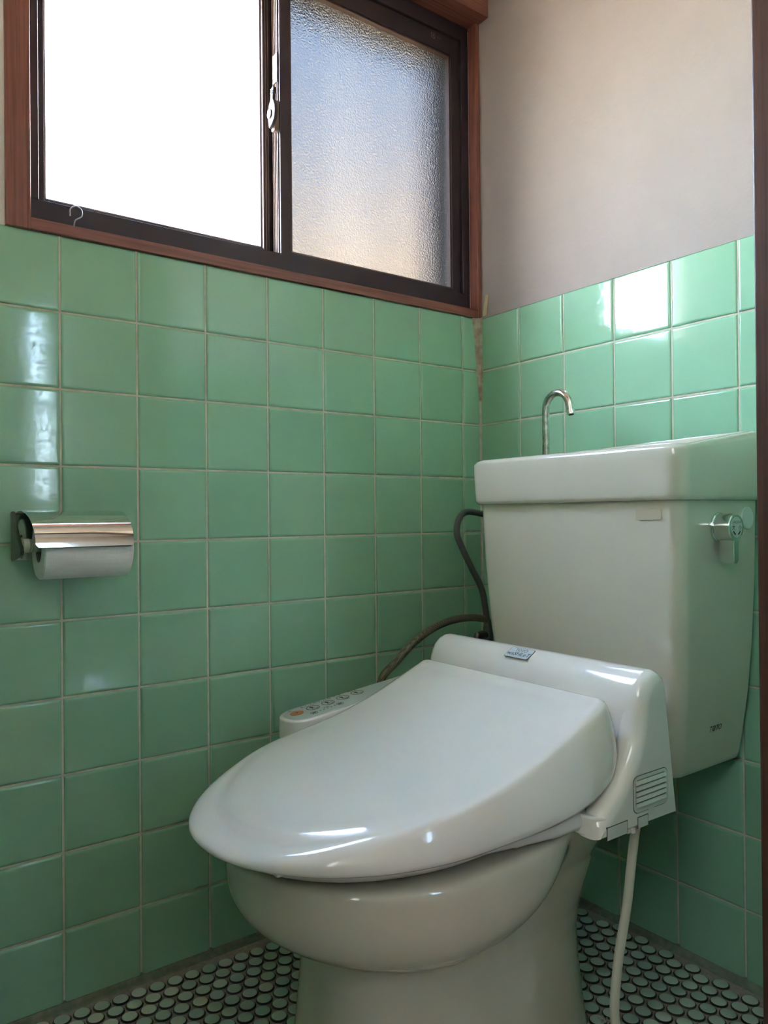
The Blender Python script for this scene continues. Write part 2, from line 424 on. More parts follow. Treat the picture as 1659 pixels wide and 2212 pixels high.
def put_tile(parent, w, h, loc, rz):
    key = (round(w, 3), round(h, 3))
    if key not in TM:
        TM[key] = tile_mesh(w, h)
    o = link('tile', TM[key], parent)
    o.location = Vector(loc)*S
    o.rotation_euler = (random.gauss(0, .0035), random.gauss(0, .0015), rz+random.gauss(0, .0035))
# check orientation of the faces once
def fix_dir(me):
    return me
A0, B0 = .4276, .9846
xs = [(-A0, 0)] + [(-A0-k-1, -A0-k) for k in range(11)]
for x0, x1 in xs:
    for k in range(10):
        put_tile(wall_left, x1-x0, 1, ((x0+x1)/2, random.gauss(0, .0015), k+.5), math.pi)
ys = [(-B0, 0)] + [(-B0-k-1, -B0-k) for k in range(6)] + [(RW, -B0-6)]
for y0, y1 in ys:
    for k in range(10):
        put_tile(wall_back, y1-y0, 1, (random.gauss(0, .0015), (y0+y1)/2, k+.5), math.pi/2)

# cove of mortar along the floor
def cove(name, pts3, label):
    V = []; F = []
    prof = [(.03, .1), (-.012, .085), (-.022, .05), (-.05, .03), (-.075, .01), (-.085, -.02), (.03, -.02)]
    for P in pts3:
        V += [P(a, b) for a, b in prof]
    n = len(prof)
    for i in range(n): F.append((i, (i+1) % n, n+(i+1) % n, n+i))
    F += [tuple(range(n)), tuple(range(n, 2*n))]
    return tag(mk(name, V, F, MAT['cove'], None, 50), label, 'trim', kind='structure')
cove('trim_1', [lambda a, b: (XL, a, b), lambda a, b: (0, a, b)], 'grey-green mortar cove along foot of window wall')
cove('trim_2', [lambda a, b: (a, RW, b), lambda a, b: (a, 0, b)], 'grey-green mortar cove along foot of wall behind tank')

# round mosaic tiles
def mosaic_mesh(n=14):
    r = .107; V = []; F = []
    for rad, z in ((r+.007, -.01), (r+.006, .008), (r-.006, .013), (r-.010, .020), (r-.030, .025)):
        V += [(rad*math.cos(2*math.pi*i/n), rad*math.sin(2*math.pi*i/n), z) for i in range(n)]
    mi = []
    for j in range(4):
        if j == 2:
            pass
        for i in range(n):
            k = (i+1) % n; F.append((j*n+i, j*n+k, j*n+n+k, j*n+n+i)); mi.append(1 if j < 3 else 0)
    F.append(tuple(4*n+i for i in range(n))); mi.append(0)
    return V, F, mi
MV, MF, MI = mosaic_mesh()
mme = bpy.data.meshes.new('mosaic_tile'); mme.from_pydata([(a*S, b*S, c*S) for a, b, c in MV], [], MF)
mme.materials.append(MAT['mosaic']); mme.materials.append(MAT['rim'])
for p, i in zip(mme.polygons, MI): p.material_index = i
mme.shade_smooth(); mme.set_sharp_from_angle(angle=R(50))
PIT = .2412; tilt = -.047
cands = []
dx = Vector((math.cos(tilt), math.sin(tilt))); dy = Vector((math.sin(tilt), -math.cos(tilt)))
o0 = Vector((-7.275, -.232))
for j in range(-6, 44):
    for i in range(-40, 56):
        p = o0+dx*PIT*(i+.5*(j % 2))+dy*PIT*.872*j
        if XL+.1 < p.x < -.16 and RW+.1 < p.y < -.17: cands.append(p)
def in_ped(p): return abs((p.x+4.05)/1.85)**3+abs((p.y+3.58)/.9)**3 < 1
def seen(p):
    d = Vector((p.x, p.y, 0))-CAM; z = d.dot(fw)
    return 829.5+FPX*d.dot(rr)/z, 1106-FPX*d.dot(uu)/z
vis = []; rest = []
for p in cands:
    if in_ped(p): continue
    x, y = seen(p)
    blocked = 640 < x < 1235 and not y > 2300
    (vis if (-30 < x < 1690 and y < 2240 and not blocked) else rest).append(p)
vis.sort(key=lambda p: (Vector((p.x, p.y, 0))-CAM).length)
rest += vis[300:]; vis = vis[:300]
for p in vis:
    o = link('mosaic_tile', mme, floor); q = random.gauss(0, .003)
    o.location = Vector((p.x+q, p.y+random.gauss(0, .003), random.gauss(0, .0012)))*S; o.rotation_euler = (random.gauss(0, .01), random.gauss(0, .01), random.random())
V = []; F = []; fm = []
for p in rest:
    b = len(V); V += [(v[0]+p.x, v[1]+p.y, v[2]) for v in MV]; F += [tuple(b+i for i in f) for f in MF]; fm += MI
me = bpy.data.meshes.new('mosaic_field'); me.from_pydata([(a*S, b*S, c*S) for a, b, c in V], [], F)
me.materials.append(MAT['mosaic_far']); me.materials.append(MAT['rim'])
for p, i in zip(me.polygons, fm): p.material_index = i
me.shade_smooth(); me.set_sharp_from_angle(angle=R(50))
tag(link('mosaic_field', me, floor), kind='stuff')

# ------------------------------------------------------------------ window
CY = -.05
casing = empty('trim_3', (-4, 0, 10), 'red-brown stained wooden casing around the window', 'window casing', 'structure')
box('jamb', -8.07, WX0, CY, .17, 9.985, 15.5, MAT['woodz'], casing, .012)
box('jamb', WX1, .01, CY, .17, 9.99, 15.52, MAT['woodz'], casing, .012)
boxes('sill', [(WX0, WX1, CY+.004, .8, 9.99, WZ0)], MAT['woodx'], casing, .008)
box('head', -8.3, .011, -.30, .8, 15.5, 16.1, MAT['woodx'], casing, .012)
win = empty('window_1', (-4, .4, WZ0), 'sliding window with dark bronze frame and frosted panes', 'window', 'structure')
FB = .85
box('frame_sill', WX0, WX1, .17, FB, WZ0, 10.47, MAT['bronze'], win, .012)
box('frame_head', WX0, WX1, .17, 1.8, 15.22, 15.5, MAT['bronze'], win, .012)
box('frame_jamb', WX0, -7.64, .17, 1.8, 10.47, 15.22, MAT['bronze'], win, .01)
box('frame_jamb', -.26, WX1, .17, 1.8, 10.47, 15.22, MAT['bronze'], win, .01)
box('track', -7.64, -.26, .47, .495, 10.47, 10.53, MAT['bronze2'], win)
def sash(name, x0, x1, y0, y1, z0, z1, sl_, sr, st, sb, meet):
    s = bpy.data.objects.new(name, None); COL.objects.link(s); s.location = Vector(((x0+x1)/2, (y0+y1)/2, z0))*S; attach0(s, win)
    box('stile', x0, x0+sl_, y0, y1, z0, z1, MAT['bronze'], s, .01)
    box('stile', x1-sr, x1, y0, y1, z0, z1, MAT['bronze'], s, .01)
    box('rail', x0+sl_, x1-sr, y0, y1, z0, z0+sb, MAT['bronze'], s, .01)
    box('rail', x0+sl_, x1-sr, y0, y1, z1-st, z1, MAT['bronze'], s, .01)
    gx0, gx1, gz0, gz1 = x0+sl_, x1-sr, z0+sb, z1-st
    b = .026; ym = (y0+y1)/2
    boxes('glazing_bead', [(gx0, gx0+b, y0+.03, ym, gz0, gz1), (gx1-b, gx1, y0+.03, ym, gz0, gz1), (gx0, gx1, y0+.03, ym, gz0, gz0+b), (gx0, gx1, y0+.03, ym, gz1-b, gz1)], MAT['bronze2'], s)
    V = [(gx0-.03, ym, gz0-.03), (gx1+.03, ym, gz0-.03), (gx1+.03, ym, gz1+.03), (gx0-.03, ym, gz1+.03)]
    V += [(x, ym+.045, z) for x, _, z in V]
    mk('pane', V, [(0, 1, 2, 3), (4, 5, 6, 7), (0, 1, 5, 4), (1, 2, 6, 5), (2, 3, 7, 6), (3, 0, 4, 7)], [MAT['glass'], MAT['clear'], MAT['bronze']], s, fm=[0, 1, 2, 2, 2, 2])
    return s
def attach0(s, parent):
    s.parent = parent; s.matrix_parent_inverse = Matrix.Translation(-parent.location)
right_sash = sash('sash', -4.07, -.26, .22, .46, 10.47, 15.22, .20, .21, .33, .07, True)
left_sash = sash('sash', -7.66, -3.90, .50, .74, 10.40, 15.22, .16, .34, .33, .22, True)
# ribbed edge of the meeting stile, seen side-on
for y in (.26, .31, .36, .41): box('stile_rib', -4.09, -4.07, y, y+.018, 10.49, 15.2, MAT['bronze2'], right_sash)
for x in (-4.235, -4.19, -4.145): box('stile_rib', x, x+.016, .485, .5, 10.5, 15.2, MAT['bronze2'], left_sash)
# crescent lock on the meeting stile
lk = bpy.data.objects.new('crescent_lock', None); COL.objects.link(lk); lk.location = Vector((-4.1, .3, 12.6))*S; attach0(lk, win)
prism('lock_base', rrect(.235, .345, 12.42, 12.92, .03, 3), 'x', -4.16, -4.07, MAT['bronze2'], lk, .012, 2)
cres = [(.20+.30*0, 12.60)]
poly = []
for i in range(17):
    t = R(-60+220*i/16); poly.append((.27-.165*math.cos(t), 12.66+.20*math.sin(t)))
poly = [(.30, 12.45), (.20, 12.49), (.13, 12.56), (.105, 12.66), (.115, 12.76), (.15, 12.83), (.175, 12.87), (.165, 12.95), (.145, 13.03), (.16, 13.06), (.20, 13.06), (.225, 13.04), (.245, 12.95), (.26, 12.87), (.30, 12.82), (.33, 12.74), (.33, 12.58)]
prism('lock_lever', poly, 'x', -4.225, -4.165, MAT['steel'], lk, .014, 2)
disc_x = prism('lock_pivot', [(.255+.062*math.cos(2*math.pi*i/20), 12.66+.075*math.sin(2*math.pi*i/20)) for i in range(20)], 'x', -4.25, -4.22, MAT['bronze2'], lk, .01, 2)
for k in range(3): box('grip_rib', -4.236, -4.224, .17, .225, 12.955+.03*k, 12.967+.03*k, MAT['bronze'], lk)
# adhesive label on the stile and the maker's mark on the rail
lb = box('paper_label', -4.10, -4.092, .25, .40, 13.22, 13.68, MAT['aged'], right_sash)
for k in range(5): box('label_print', -4.103, -4.0995, .29, .36, 13.28+.075*k, 13.31+.075*k, MAT['inkg'], lb)
mkr = patch('maker_mark', rrect(-.05, .05, -.05, .05, .008, 2), (-.89, .219, 15.11), (1, 0, 0), (0, 0, 1), .003, MAT['bronze2'], right_sash)
ring_patch('mark_ring', .034, .022, (-.89, .2155, 15.11), (1, 0, 0), (0, 0, 1), .002, MAT['bronze'], mkr)
text('maker_lettering', 'YKK', (-.75, .2175, 15.105), (1, 0, 0), (0, 0, 1), .065, MAT['bronze2'], right_sash)
# unseen insect screen added outside to dim the right half
scr = empty('dimming_screen', (-2, .95, 10.4), 'fine dark dimming mesh added unseen outside the right window half', 'dimming screen')
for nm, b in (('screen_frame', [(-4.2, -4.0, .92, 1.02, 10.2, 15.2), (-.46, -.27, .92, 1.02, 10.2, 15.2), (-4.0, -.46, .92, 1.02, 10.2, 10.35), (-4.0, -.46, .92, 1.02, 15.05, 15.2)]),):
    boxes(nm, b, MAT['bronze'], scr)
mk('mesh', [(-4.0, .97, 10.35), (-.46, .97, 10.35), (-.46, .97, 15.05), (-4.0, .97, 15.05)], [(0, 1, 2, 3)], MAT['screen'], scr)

# small wire hook standing on the sill
hk = tube('wire_hook', [(-7.315, -.065, 10.25), (-7.312, -.066, 10.335), (-7.245, -.07, 10.392), (-7.172, -.07, 10.355), (-7.172, -.068, 10.27), (-7.245, -.066, 10.21), (-7.262, -.062, 10.15), (-7.262, -.045, 10.125)], .0085, MAT['wire'], None, 8, 6)
tag(hk, 'small question-mark shaped wire hook on the window sill', 'hook')
# yellowed tape and stained caulk in the corner
tp = mk('tape_strip', [(.005, -.10, 10.02), (.005, -.19, 10.02), (.005, -.245, 10.37), (.005, -.215, 10.40), (.005, -.165, 10.39), (.005, -.09, 10.08),
                       (-.008, -.10, 10.02), (-.008, -.19, 10.02), (-.008, -.245, 10.37), (-.008, -.215, 10.40), (-.008, -.165, 10.39), (-.008, -.09, 10.08)],
        [(0, 1, 2, 3, 4, 5), (6, 7, 8, 9, 10, 11)]+[(i, (i+1) % 6, 6+(i+1) % 6, 6+i) for i in range(6)], MAT['tape'])
tag(tp, 'yellowed strip of tape on plaster beside window corner', 'tape')
cl = [(10.0, .20, .03), (9.7, .16, .02), (9.4, .13, .015), (9.1, .10, .03), (8.98, .12, .04), (8.85, .07, .035), (8.6, .05, .02), (8.45, .03, .012)]
V = []; F = []
for z, a, b in cl: V += [(-a, -.004, z), (-a*.45, -.028, z), (-.02, -.05, z), (-.028, -b*1.2-.03, z), (-.003, -b-.05, z), (.01, .01, z)]
for j in range(len(cl)-1):
    for i in range(6): F.append((j*6+i, j*6+(i+1) % 6, j*6+6+(i+1) % 6, j*6+6+i))
F += [tuple(range(6)), tuple(len(V)-6+i for i in range(6))]
tag(mk('caulk_smear', V, F, MAT['caulk'], None, 60), 'brown stained caulk smeared down the tiled corner', 'caulk')

# ------------------------------------------------------------------ doorway trim
df = empty('door_1', (DX1, RW-.45, 0), 'dark brown wooden door frame at the right edge', 'door frame', 'structure')
box('post', DX1, DX1+.3, RW-1.0, RW+.05, 0, 18.3, MAT['darkwood'], df, .03)
box('post', DX0-.3, DX0, RW-1.0, RW+.05, 0, 18.3, MAT['darkwood'], df, .03)
box('lintel', DX0-.3, DX1+.3, RW-1.0, RW+.05, 18.0, 18.4, MAT['darkwood'], df, .03)
# hallway outside the doorway
HX0, HX1, HY = -17, 3, -16.5
tag(box('hallway_floor', HX0, HX1, HY-.5, RW-.9, -.6, 0, MAT['hallfloor']), 'brown wooden hallway floor outside the doorway', 'floor', kind='structure')
tag(box('hallway_ceiling', HX0, HX1, HY-.5, RW-.9, CEIL, CEIL+.6, MAT['ceil']), 'cream hallway ceiling outside the doorway', 'ceiling', kind='structure')
HW0, HW1, HZ0, HZ1 = -4.55, -3.75, 7.0, 13.5
VY0, VY1, VZ0, VZ1 = -15.8, -9.2, 10.5, 18.0
hw = wall_mesh('hallway_wall', [
    (HX0, HW0, HY-.6, HY, -.4, CEIL+.5, 0), (HW1, HX1, HY-.6, HY, -.4, CEIL+.5, 0), (HW0, HW1, HY-.6, HY, -.4, HZ0, 0), (HW0, HW1, HY-.6, HY, HZ1, CEIL+.5, 0),
    (HX0-.6, HX0, HY-.6, VY0, -.4, CEIL+.5, 1), (HX0-.6, HX0, VY1, RW, -.4, CEIL+.5, 1), (HX0-.6, HX0, VY0, VY1, -.4, VZ0, 1), (HX0-.6, HX0, VY0, VY1, VZ1, CEIL+.5, 1), (HX1, HX1+.6, HY-.6, RW, -.4, CEIL+.5, 1), (1.0, HX1+.6, RW-.9, RW, -.4, CEIL+.5, 1), (HX0-.6, XL-.9, RW-.9, RW, -.4, CEIL+.5, 1)], [MAT['hallwall'], MAT['hallwood']])
tag(hw, 'cream and wood-panelled hallway wall behind the viewer', 'wall', kind='structure')
def hall_window(name, x0, x1, z0, z1, label, bars, outer):
    w = empty(name, (x0, HY, z0), label, 'window', 'structure')
    for b in [(x0, x0+.12, HY-.4, HY-.1, z0, z1), (x1-.12, x1, HY-.4, HY-.1, z0, z1), (x0+.12, x1-.12, HY-.4, HY-.1, z0, z0+.12), (x0+.12, x1-.12, HY-.4, HY-.1, z1-.12, z1)]+bars:
        box('frame_bar', *b, MAT['darkwood'], w)
    V = [(x0, HY-.25, z0), (x1, HY-.25, z0), (x1, HY-.25, z1), (x0, HY-.25, z1)]
    V += [(x, HY-.29, z) for x, _, z in V]
    mk('pane', V, [(0, 1, 2, 3), (4, 5, 6, 7), (0, 1, 5, 4), (1, 2, 6, 5), (2, 3, 7, 6), (3, 0, 4, 7)], [MAT['hglass'], outer], w, fm=[0, 1, 1, 1, 1, 1])
hall_window('window_2', HW0, HW1, HZ0, HZ1, 'narrow tall hallway window behind the viewer', [(HW0+.12, HW1-.12, HY-.4, HY-.1, 10.2, 10.3)], MAT['clear'])
w3 = empty('fill_window', (HX0, VY0, VZ0), 'unseen frosted window added at the hallway end for fill light', 'window', 'structure')  # added out of view to throw fill light through the doorway
X0, X1 = HX0-.4, HX0-.1
for b in [(X0, X1, VY0, VY0+.12, VZ0, VZ1), (X0, X1, VY1-.12, VY1, VZ0, VZ1), (X0, X1, VY0+.12, VY1-.12, VZ0, VZ0+.12), (X0, X1, VY0+.12, VY1-.12, VZ1-.12, VZ1), (X0, X1, (VY0+VY1)/2-.1, (VY0+VY1)/2+.1, VZ0+.12, VZ1-.12)]:
    box('frame_bar', *b, MAT['darkwood'], w3)
V = [(HX0-.25, VY0, VZ0), (HX0-.25, VY1, VZ0), (HX0-.25, VY1, VZ1), (HX0-.25, VY0, VZ1)]
V += [(HX0-.29, y, z) for _, y, z in V]
mk('pane', V, [(0, 1, 2, 3), (4, 5, 6, 7), (0, 1, 5, 4), (1, 2, 6, 5), (2, 3, 7, 6), (3, 0, 4, 7)], [MAT['hglass'], MAT['fill_tint']], w3, fm=[0, 1, 1, 1, 1, 1])  # dark tint on the outer face sets how much fill enters

# ------------------------------------------------------------------ outside: ground and the neighbour's house
tag(box('garden_ground', -400, 400, 2.5, 400, -6, -4, MAT['soil']), 'bare garden ground outside the window', 'ground', kind='structure')
nh = empty('neighbouring_house', (43, 40, -4), 'cream flat-roofed house blurred behind the frosted panes', 'building')
hn, ht = Vector((-.72, -.69, 0)), Vector((.69, -.72, 0))
def house_slab(name, a0, a1, d0, d1, z0, z1, mat):
    c = [Vector((43, 40, 0))+ht*a-hn*d for a, d in ((a0, d0), (a1, d0), (a1, d1), (a0, d1))]
    V = [(p.x, p.y, z) for z in (z0, z1) for p in c]
    return mk(name, V, [(0, 1, 2, 3), (4, 5, 6, 7), (0, 1, 5, 4), (1, 2, 6, 5), (2, 3, 7, 6), (3, 0, 4, 7)], mat, nh)
house_slab('wall', -60, 60, 0, 45, -4, 30, MAT['house'])
house_slab('roof', -61, 61, -1, 46, 30, 31.5, MAT['house'])
for k in range(5):
    house_slab('window', -52+23*k, -42+23*k, -.3, .2, 4, 15, MAT['hpane'])

# ------------------------------------------------------------------ toilet
YC = -3.58
toilet = empty('toilet', (-4, YC, 0), 'ivory ceramic toilet with tank and hand-wash basin lid', 'toilet')
def hull_outline(s, back, hwid, n=72, tip=-6.66):
    """egg outline; s scales its front, back is the rear x"""
    cx = -4.85; out = []; a = (cx-tip)*s
    for i in range(n):
        t = 2*math.pi*i/n; c, sn = math.cos(t), math.sin(t)
        ex = 2.1 if c > 0 else 2.5
        out.append((cx-a*c if c > 0 else cx+(back-cx)*abs(c)**(2/ex), YC+hwid*math.copysign(abs(sn)**(2/ex), sn)))
    return out
# bowl: hull and pedestal in one remeshed surface
def ring(poly, z): return [(x, y, z) for x, y in poly]
hull = [(1.80, .25, -4.6, .8), (1.889, .40, -4.45, 1.087), (2.022, .668, -3.64, 1.327), (2.155, .832, -3.38, 1.474), (2.287, .925, -3.19, 1.557), (2.42, .972, -3.04, 1.599), (2.552, .992, -2.91, 1.617), (2.72, 1.0, -2.78, 1.624), (2.87, 1.0, -2.66, 1.624), (2.925, .99, -2.62, 1.605), (2.95, .975, -2.62, 1.58)]
V = []; F = []
def add_loft(rings):
    b = len(V); n = len(rings[0])
    for r in rings: V.extend(r)
    for j in range(len(rings)-1):
        for i in range(n):
            k = (i+1) % n; F.append((b+j*n+i, b+j*n+k, b+j*n+n+k, b+j*n+n+i))
    F.append(tuple(b+i for i in range(n-1, -1, -1))); F.append(tuple(b+(len(rings)-1)*n+i for i in range(n)))
add_loft([ring(hull_outline(s, bk, h), z) for z, s, bk, h in hull])
def superell(x0, x1, hwid, n=72, e=3.0):
    cx = (x0+x1)/2; a = (x1-x0)/2; out = []
    for i in range(n):
        t = 2*math.pi*i/n; c, sn = math.cos(t), math.sin(t)
        out.append((cx-a*math.copysign(abs(c)**(2/e), c), YC+hwid*math.copysign(abs(sn)**(2/e), sn)))
    return out
ped = [(0.0, -6.02, -2.08, 1.0), (.06, -6.0, -2.1, .99), (.4, -5.94, -2.16, .95), (.9, -5.88, -2.22, .92), (1.3, -5.84, -2.24, .905), (1.6, -5.8, -2.2, .93), (1.9, -5.7, -2.12, 1.0), (2.3, -5.6, -2.02, 1.1), (2.6, -5.5, -1.9, 1.25), (2.94, -5.4, -1.7, 1.42)]
add_loft([ring(superell(a, b, h), z) for z, a, b, h in ped])
# deck below the tank
add_loft([ring(rrect(-2.7, -.25, YC-h, YC+h, .2), z) for z, h in ((2.5, .55), (2.7, .65), (2.94, .72), (3.025, .72))])
bowl = mk('bowl', V, F, MAT['ceramic'], toilet)
rm = bowl.modifiers.new('remesh', 'REMESH'); rm.mode = 'VOXEL'; rm.voxel_size = .0042; rm.use_smooth_shade = True
sm = bowl.modifiers.new('smooth', 'SMOOTH'); sm.factor = .5; sm.iterations = 14
# tank
tz = [(3.03, 1.30, .14), (3.045, 1.37, .07), (3.09, 1.42, .02), (3.16, 1.445, 0), (3.45, 1.50, 0), (4.0, 1.58, 0), (4.63, 1.64, 0), (5.52, 1.685, 0), (6.3, 1.705, 0), (6.56, 1.71, 0)]
def tank_poly(z, h, ins):
    fx = interp(z, [(3.0, -1.60), (3.6, -1.66), (4.5, -1.75), (5.5, -1.82), (6.5, -1.86)])
    return rrect(fx+ins, -.12-ins*.3, YC-h, YC+h, [.06, .18, .18, .06], 7)
tank = loft('tank', [ring(tank_poly(*a), a[0]) for a in tz], MAT['ceramic'], toilet, 45)
# tank lid with hand-wash basin
def lid_poly(ins, grow=0.0): return rrect(-1.96+ins-grow, -.10-ins*.6, YC-1.78+ins-grow, YC+1.78-ins+grow, [max(.04, .10-ins*.3), max(.05, .22-ins*.4), max(.05, .22-ins*.4), max(.04, .10-ins*.3)], 9)
def lid_z(x, y, z, w):
    b = min(1, max(0, (x+1.15)/.85)); b = b*b*(3-2*b)
    arch = .16+.17*math.cos(min(1.45, abs(y-YC+.35)/1.25))
    front = .05*math.cos(min(1.57, abs(y-YC)/1.15))*(1-b)
    return z+w*(b*arch+front)
rings = []
for ins, gr, z, w in ((.16, 0, 6.475, 0), (.06, 0, 6.472, 0), (.025, 0, 6.485, 0), (.005, 0, 6.53, 0), (0, 0, 6.62, 0), (0, .015, 6.95, .6), (0, .015, 7.06, .95), (.02, .01, 7.105, 1), (.06, 0, 7.13, 1), (.12, 0, 7.135, 1), (.18, 0, 7.11, 1), (.28, 0, 7.03, .8), (.40, 0, 6.93, .5), (.55, 0, 6.87, .2), (.7, 0, 6.85, 0)):
    rings.append([(x, y, lid_z(x, y, z, w)) for x, y in lid_poly(ins, gr)])
tlid = loft('tank_lid', rings, MAT['ceramic'], toilet, 60)
# faucet rising from the basin lid
fx = -.86; fy = -2.36
arc = [(fx, fy, 6.9), (fx, fy, 7.5), (fx, fy-.003, 7.86)]
for i in range(1, 12):
    t = R(180-15*i*.98); arc.append((fx, fy-.235-.235*math.cos(t), 7.93+.245*math.sin(t)))
arc += [(fx, fy-.50, 7.83)]
fc = loft('faucet', tube_rings(spline(arc, 4), .056, 16), MAT['chromed'], tlid, 50)
loft('spout_tip', tube_rings([(fx, fy-.487, 7.885), (fx, fy-.502, 7.83), (fx, fy-.505, 7.815)], [.059, .064, .060], 16), MAT['chrome'], tlid, 40)
loft('spout_hole', tube_rings([(fx, fy-.5045, 7.816), (fx, fy-.5055, 7.812)], .042, 16), MAT['ink'], tlid, 40)
loft('faucet_base', tube_rings([(fx, fy, 6.85), (fx, fy, 7.06), (fx, fy, 7.09)], [.11, .10, .06], 20), MAT['chrome'], tlid, 40)
# flush lever, on the right side of the tank
LX, LZ = -1.04, 6.14
ys_ = YC-1.70
disc_y('lever_collar', LX, LZ, ys_-.03, ys_+.03, .185, MAT['chrome'], tank, 40, .012)
hub = disc_y('lever_hub', LX, LZ, ys_-.235, ys_, .168, MAT['chrome'], tank, 40, .014)
hd = [(LX-.055, LZ-.12), (LX-.055, LZ-.40), (LX-.03, LZ-.435), (LX+.03, LZ-.435), (LX+.06, LZ-.40), (LX+.06, LZ-.12)]
prism('lever_handle', hd, 'y', ys_-.228, ys_-.03, MAT['chrome'], tank, .014, 3)
bd = disc_y('lever_badge', LX, LZ, ys_-.2375, ys_-.234, .125, MAT['badge'], tank, 32)
RT, UP = (1, 0, 0), (0, 0, 1); by = ys_-.2385
text('lettering', 'KAKUDAI', (LX, by, LZ+.062), RT, UP, .045, MAT['ink'], tank, depth=.001)
text('lettering', '大', (LX-.072, by, LZ-.005), RT, UP, .07, MAT['ink'], tank, depth=.001, bold=.01)
text('lettering', '小', (LX+.072, by, LZ-.005), RT, UP, .07, MAT['ink'], tank, depth=.001, bold=.01)
for s in (-1, 1):
    pts = []
    for i in range(7): t = R(270+s*(18+7*i)); pts.append((.098*math.cos(t), .098*math.sin(t)))
    for i in range(6, -1, -1): t = R(270+s*(18+7*i)); pts.append((.078*math.cos(t), .078*math.sin(t)))
    patch('direction_mark', pts, (LX, by, LZ), RT, UP, .001, MAT['ink'], tank)
disc_y('blanking_cap', -.38, 6.25, ys_-.022, ys_+.03, .145, MAT['whitecap'], tank, 32, .012)
def tside(x, z):
    h = interp(z, [(3.45, 1.50), (4.0, 1.58), (4.63, 1.64)]); return (x, YC-h, z)
text('maker_lettering', 'TOTO', (-.86, YC-1.524-.001, 3.61), (1, 0, 0), (0, -.145, 1), .098, MAT['ink'], tank, depth=.004, shear=.18, bold=.008)
patch('sticker', rrect(-.175, .175, -.065, .065, .02, 3), (-1.858, -4.865, 6.305), (0, -1, 0), (-.04, 0, 1), .008, MAT['cream'], tank)

# ------------------------------------------------------------------ electronic bidet seat
bid = empty('bidet_seat', (-4, YC, 2.96), 'off-white electronic bidet seat with closed lid', 'bidet seat')
YR, YLf = -5.40, -1.76
core = [(-2.17, 2.97), (-2.335, 4.40), (-2.355, 4.50), (-2.40, 4.555), (-2.47, 4.578), (-2.55, 4.567), (-2.64, 4.525), (-2.715, 4.455), (-2.765, 4.37), (-2.80, 4.27), (-2.815, 4.15), (-2.815, 3.9), (-2.815, 3.25), (-3.0, 3.2), (-3.1, 3.1), (-3.1, 2.97)]
body = prism('body', core, 'y', YR+.18, YLf-.18, MAT['plastic'], bid)
wing = [(-2.165, 2.955), (-2.335, 4.40), (-2.355, 4.50), (-2.40, 4.555), (-2.47, 4.578), (-2.55, 4.567), (-2.64, 4.525), (-2.715, 4.455), (-2.765, 4.37), (-2.80, 4.27), (-2.815, 4.15), (-2.83, 4.02), (-2.86, 3.88), (-2.93, 3.72), (-3.03, 3.57), (-3.16, 3.43), (-3.30, 3.31), (-3.41, 3.22), (-3.48, 3.15), (-3.515, 3.07), (-3.525, 2.955)]
WW = [.12, .3, .5, .7, .9]+[1]*(len(wing)-7)+[.6, .3]
prism('side_cover', wing, 'y', YR, YR+.34, MAT['plastic'], bid, .15, 8, wts=WW)
prism('side_cover', wing, 'y', YLf-.34, YLf, MAT['plastic'], bid, .15, 8, wts=WW)
prism('base', rrect(-3.53, -2.2, YR+.012, YLf-.012, [.05, .22, .22, .05], 8), 'z', 2.957, 3.18, MAT['plastic'], bid, .03, 3)
# vent grille on the right cover
yv = YR-.001
gr = prism('vent', rrect(-2.955, -2.345, 3.115, 3.50, .075, 5), 'y', yv-.006, yv+.02, MAT['greyp'], bid)
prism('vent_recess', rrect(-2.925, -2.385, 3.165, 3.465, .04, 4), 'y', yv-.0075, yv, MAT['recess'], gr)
prism('vent_gap', rrect(-2.963, -2.337, 3.107, 3.508, .08, 5), 'y', yv-.002, yv+.01, MAT['inkg'], gr)
for k in range(5):
    z0 = 3.168+.06*k
    prism('vent_slat', [(yv-.008, z0), (yv-.028, z0+.01), (yv-.020, z0+.035), (yv-.007, z0+.046)], 'x', -2.92, -2.39, MAT['greyp'], gr)
box('vent_tab', -2.70, -2.60, yv-.006, yv+.01, 3.04, 3.12, MAT['greyp'], gr)
box('cover_gap', -3.408, -3.062, yv-.002, yv+.01, 2.945, 3.083, MAT['inkg'], bid)
box('cover_gap', -2.888, -2.702, yv-.002, yv+.01, 2.945, 3.068, MAT['inkg'], bid)
box('screw_cover', -3.40, -3.07, yv-.006, yv+.02, 2.945, 3.075, MAT['greyp'], bid, .006)
box('screw_cover', -2.88, -2.71, yv-.006, yv+.02, 2.945, 3.06, MAT['greyp'], bid, .006)
box('latch_hook', -2.975, -2.925, yv-.004, yv+.08, 2.91, 2.97, MAT['plastic'], bid, .01)
boxes('cover_foot', [(-3.06, -2.99, YR+.004, YR+.07, 2.925, 2.97)], MAT['plastic'], bid, .008)
# maker's label on the crest
lr = Vector((0, -1, 0)); lu = Vector((1, 0, .56)).normalized(); lo = Vector((-2.645, -3.47, 4.521))
ln = lr.cross(lu)
lbl = patch('label_plate', rrect(-.205, .205, -.10, .10, .02, 3), lo, lr, lu, .004, MAT['inkg'], bid)
patch('label_face', rrect(-.198, .198, -.094, .094, .018, 3), lo+ln*.004, lr, lu, .002, MAT['label'], lbl)
text('lettering', 'TOTO', lo+lu*.048, lr, lu, .072, MAT['ink'], lbl, depth=.0075, shear=.1)
text('lettering', 'waSHLeT', lo-lu*.025, lr, lu, .098, MAT['ink'], lbl, depth=.0075, shear=.1)
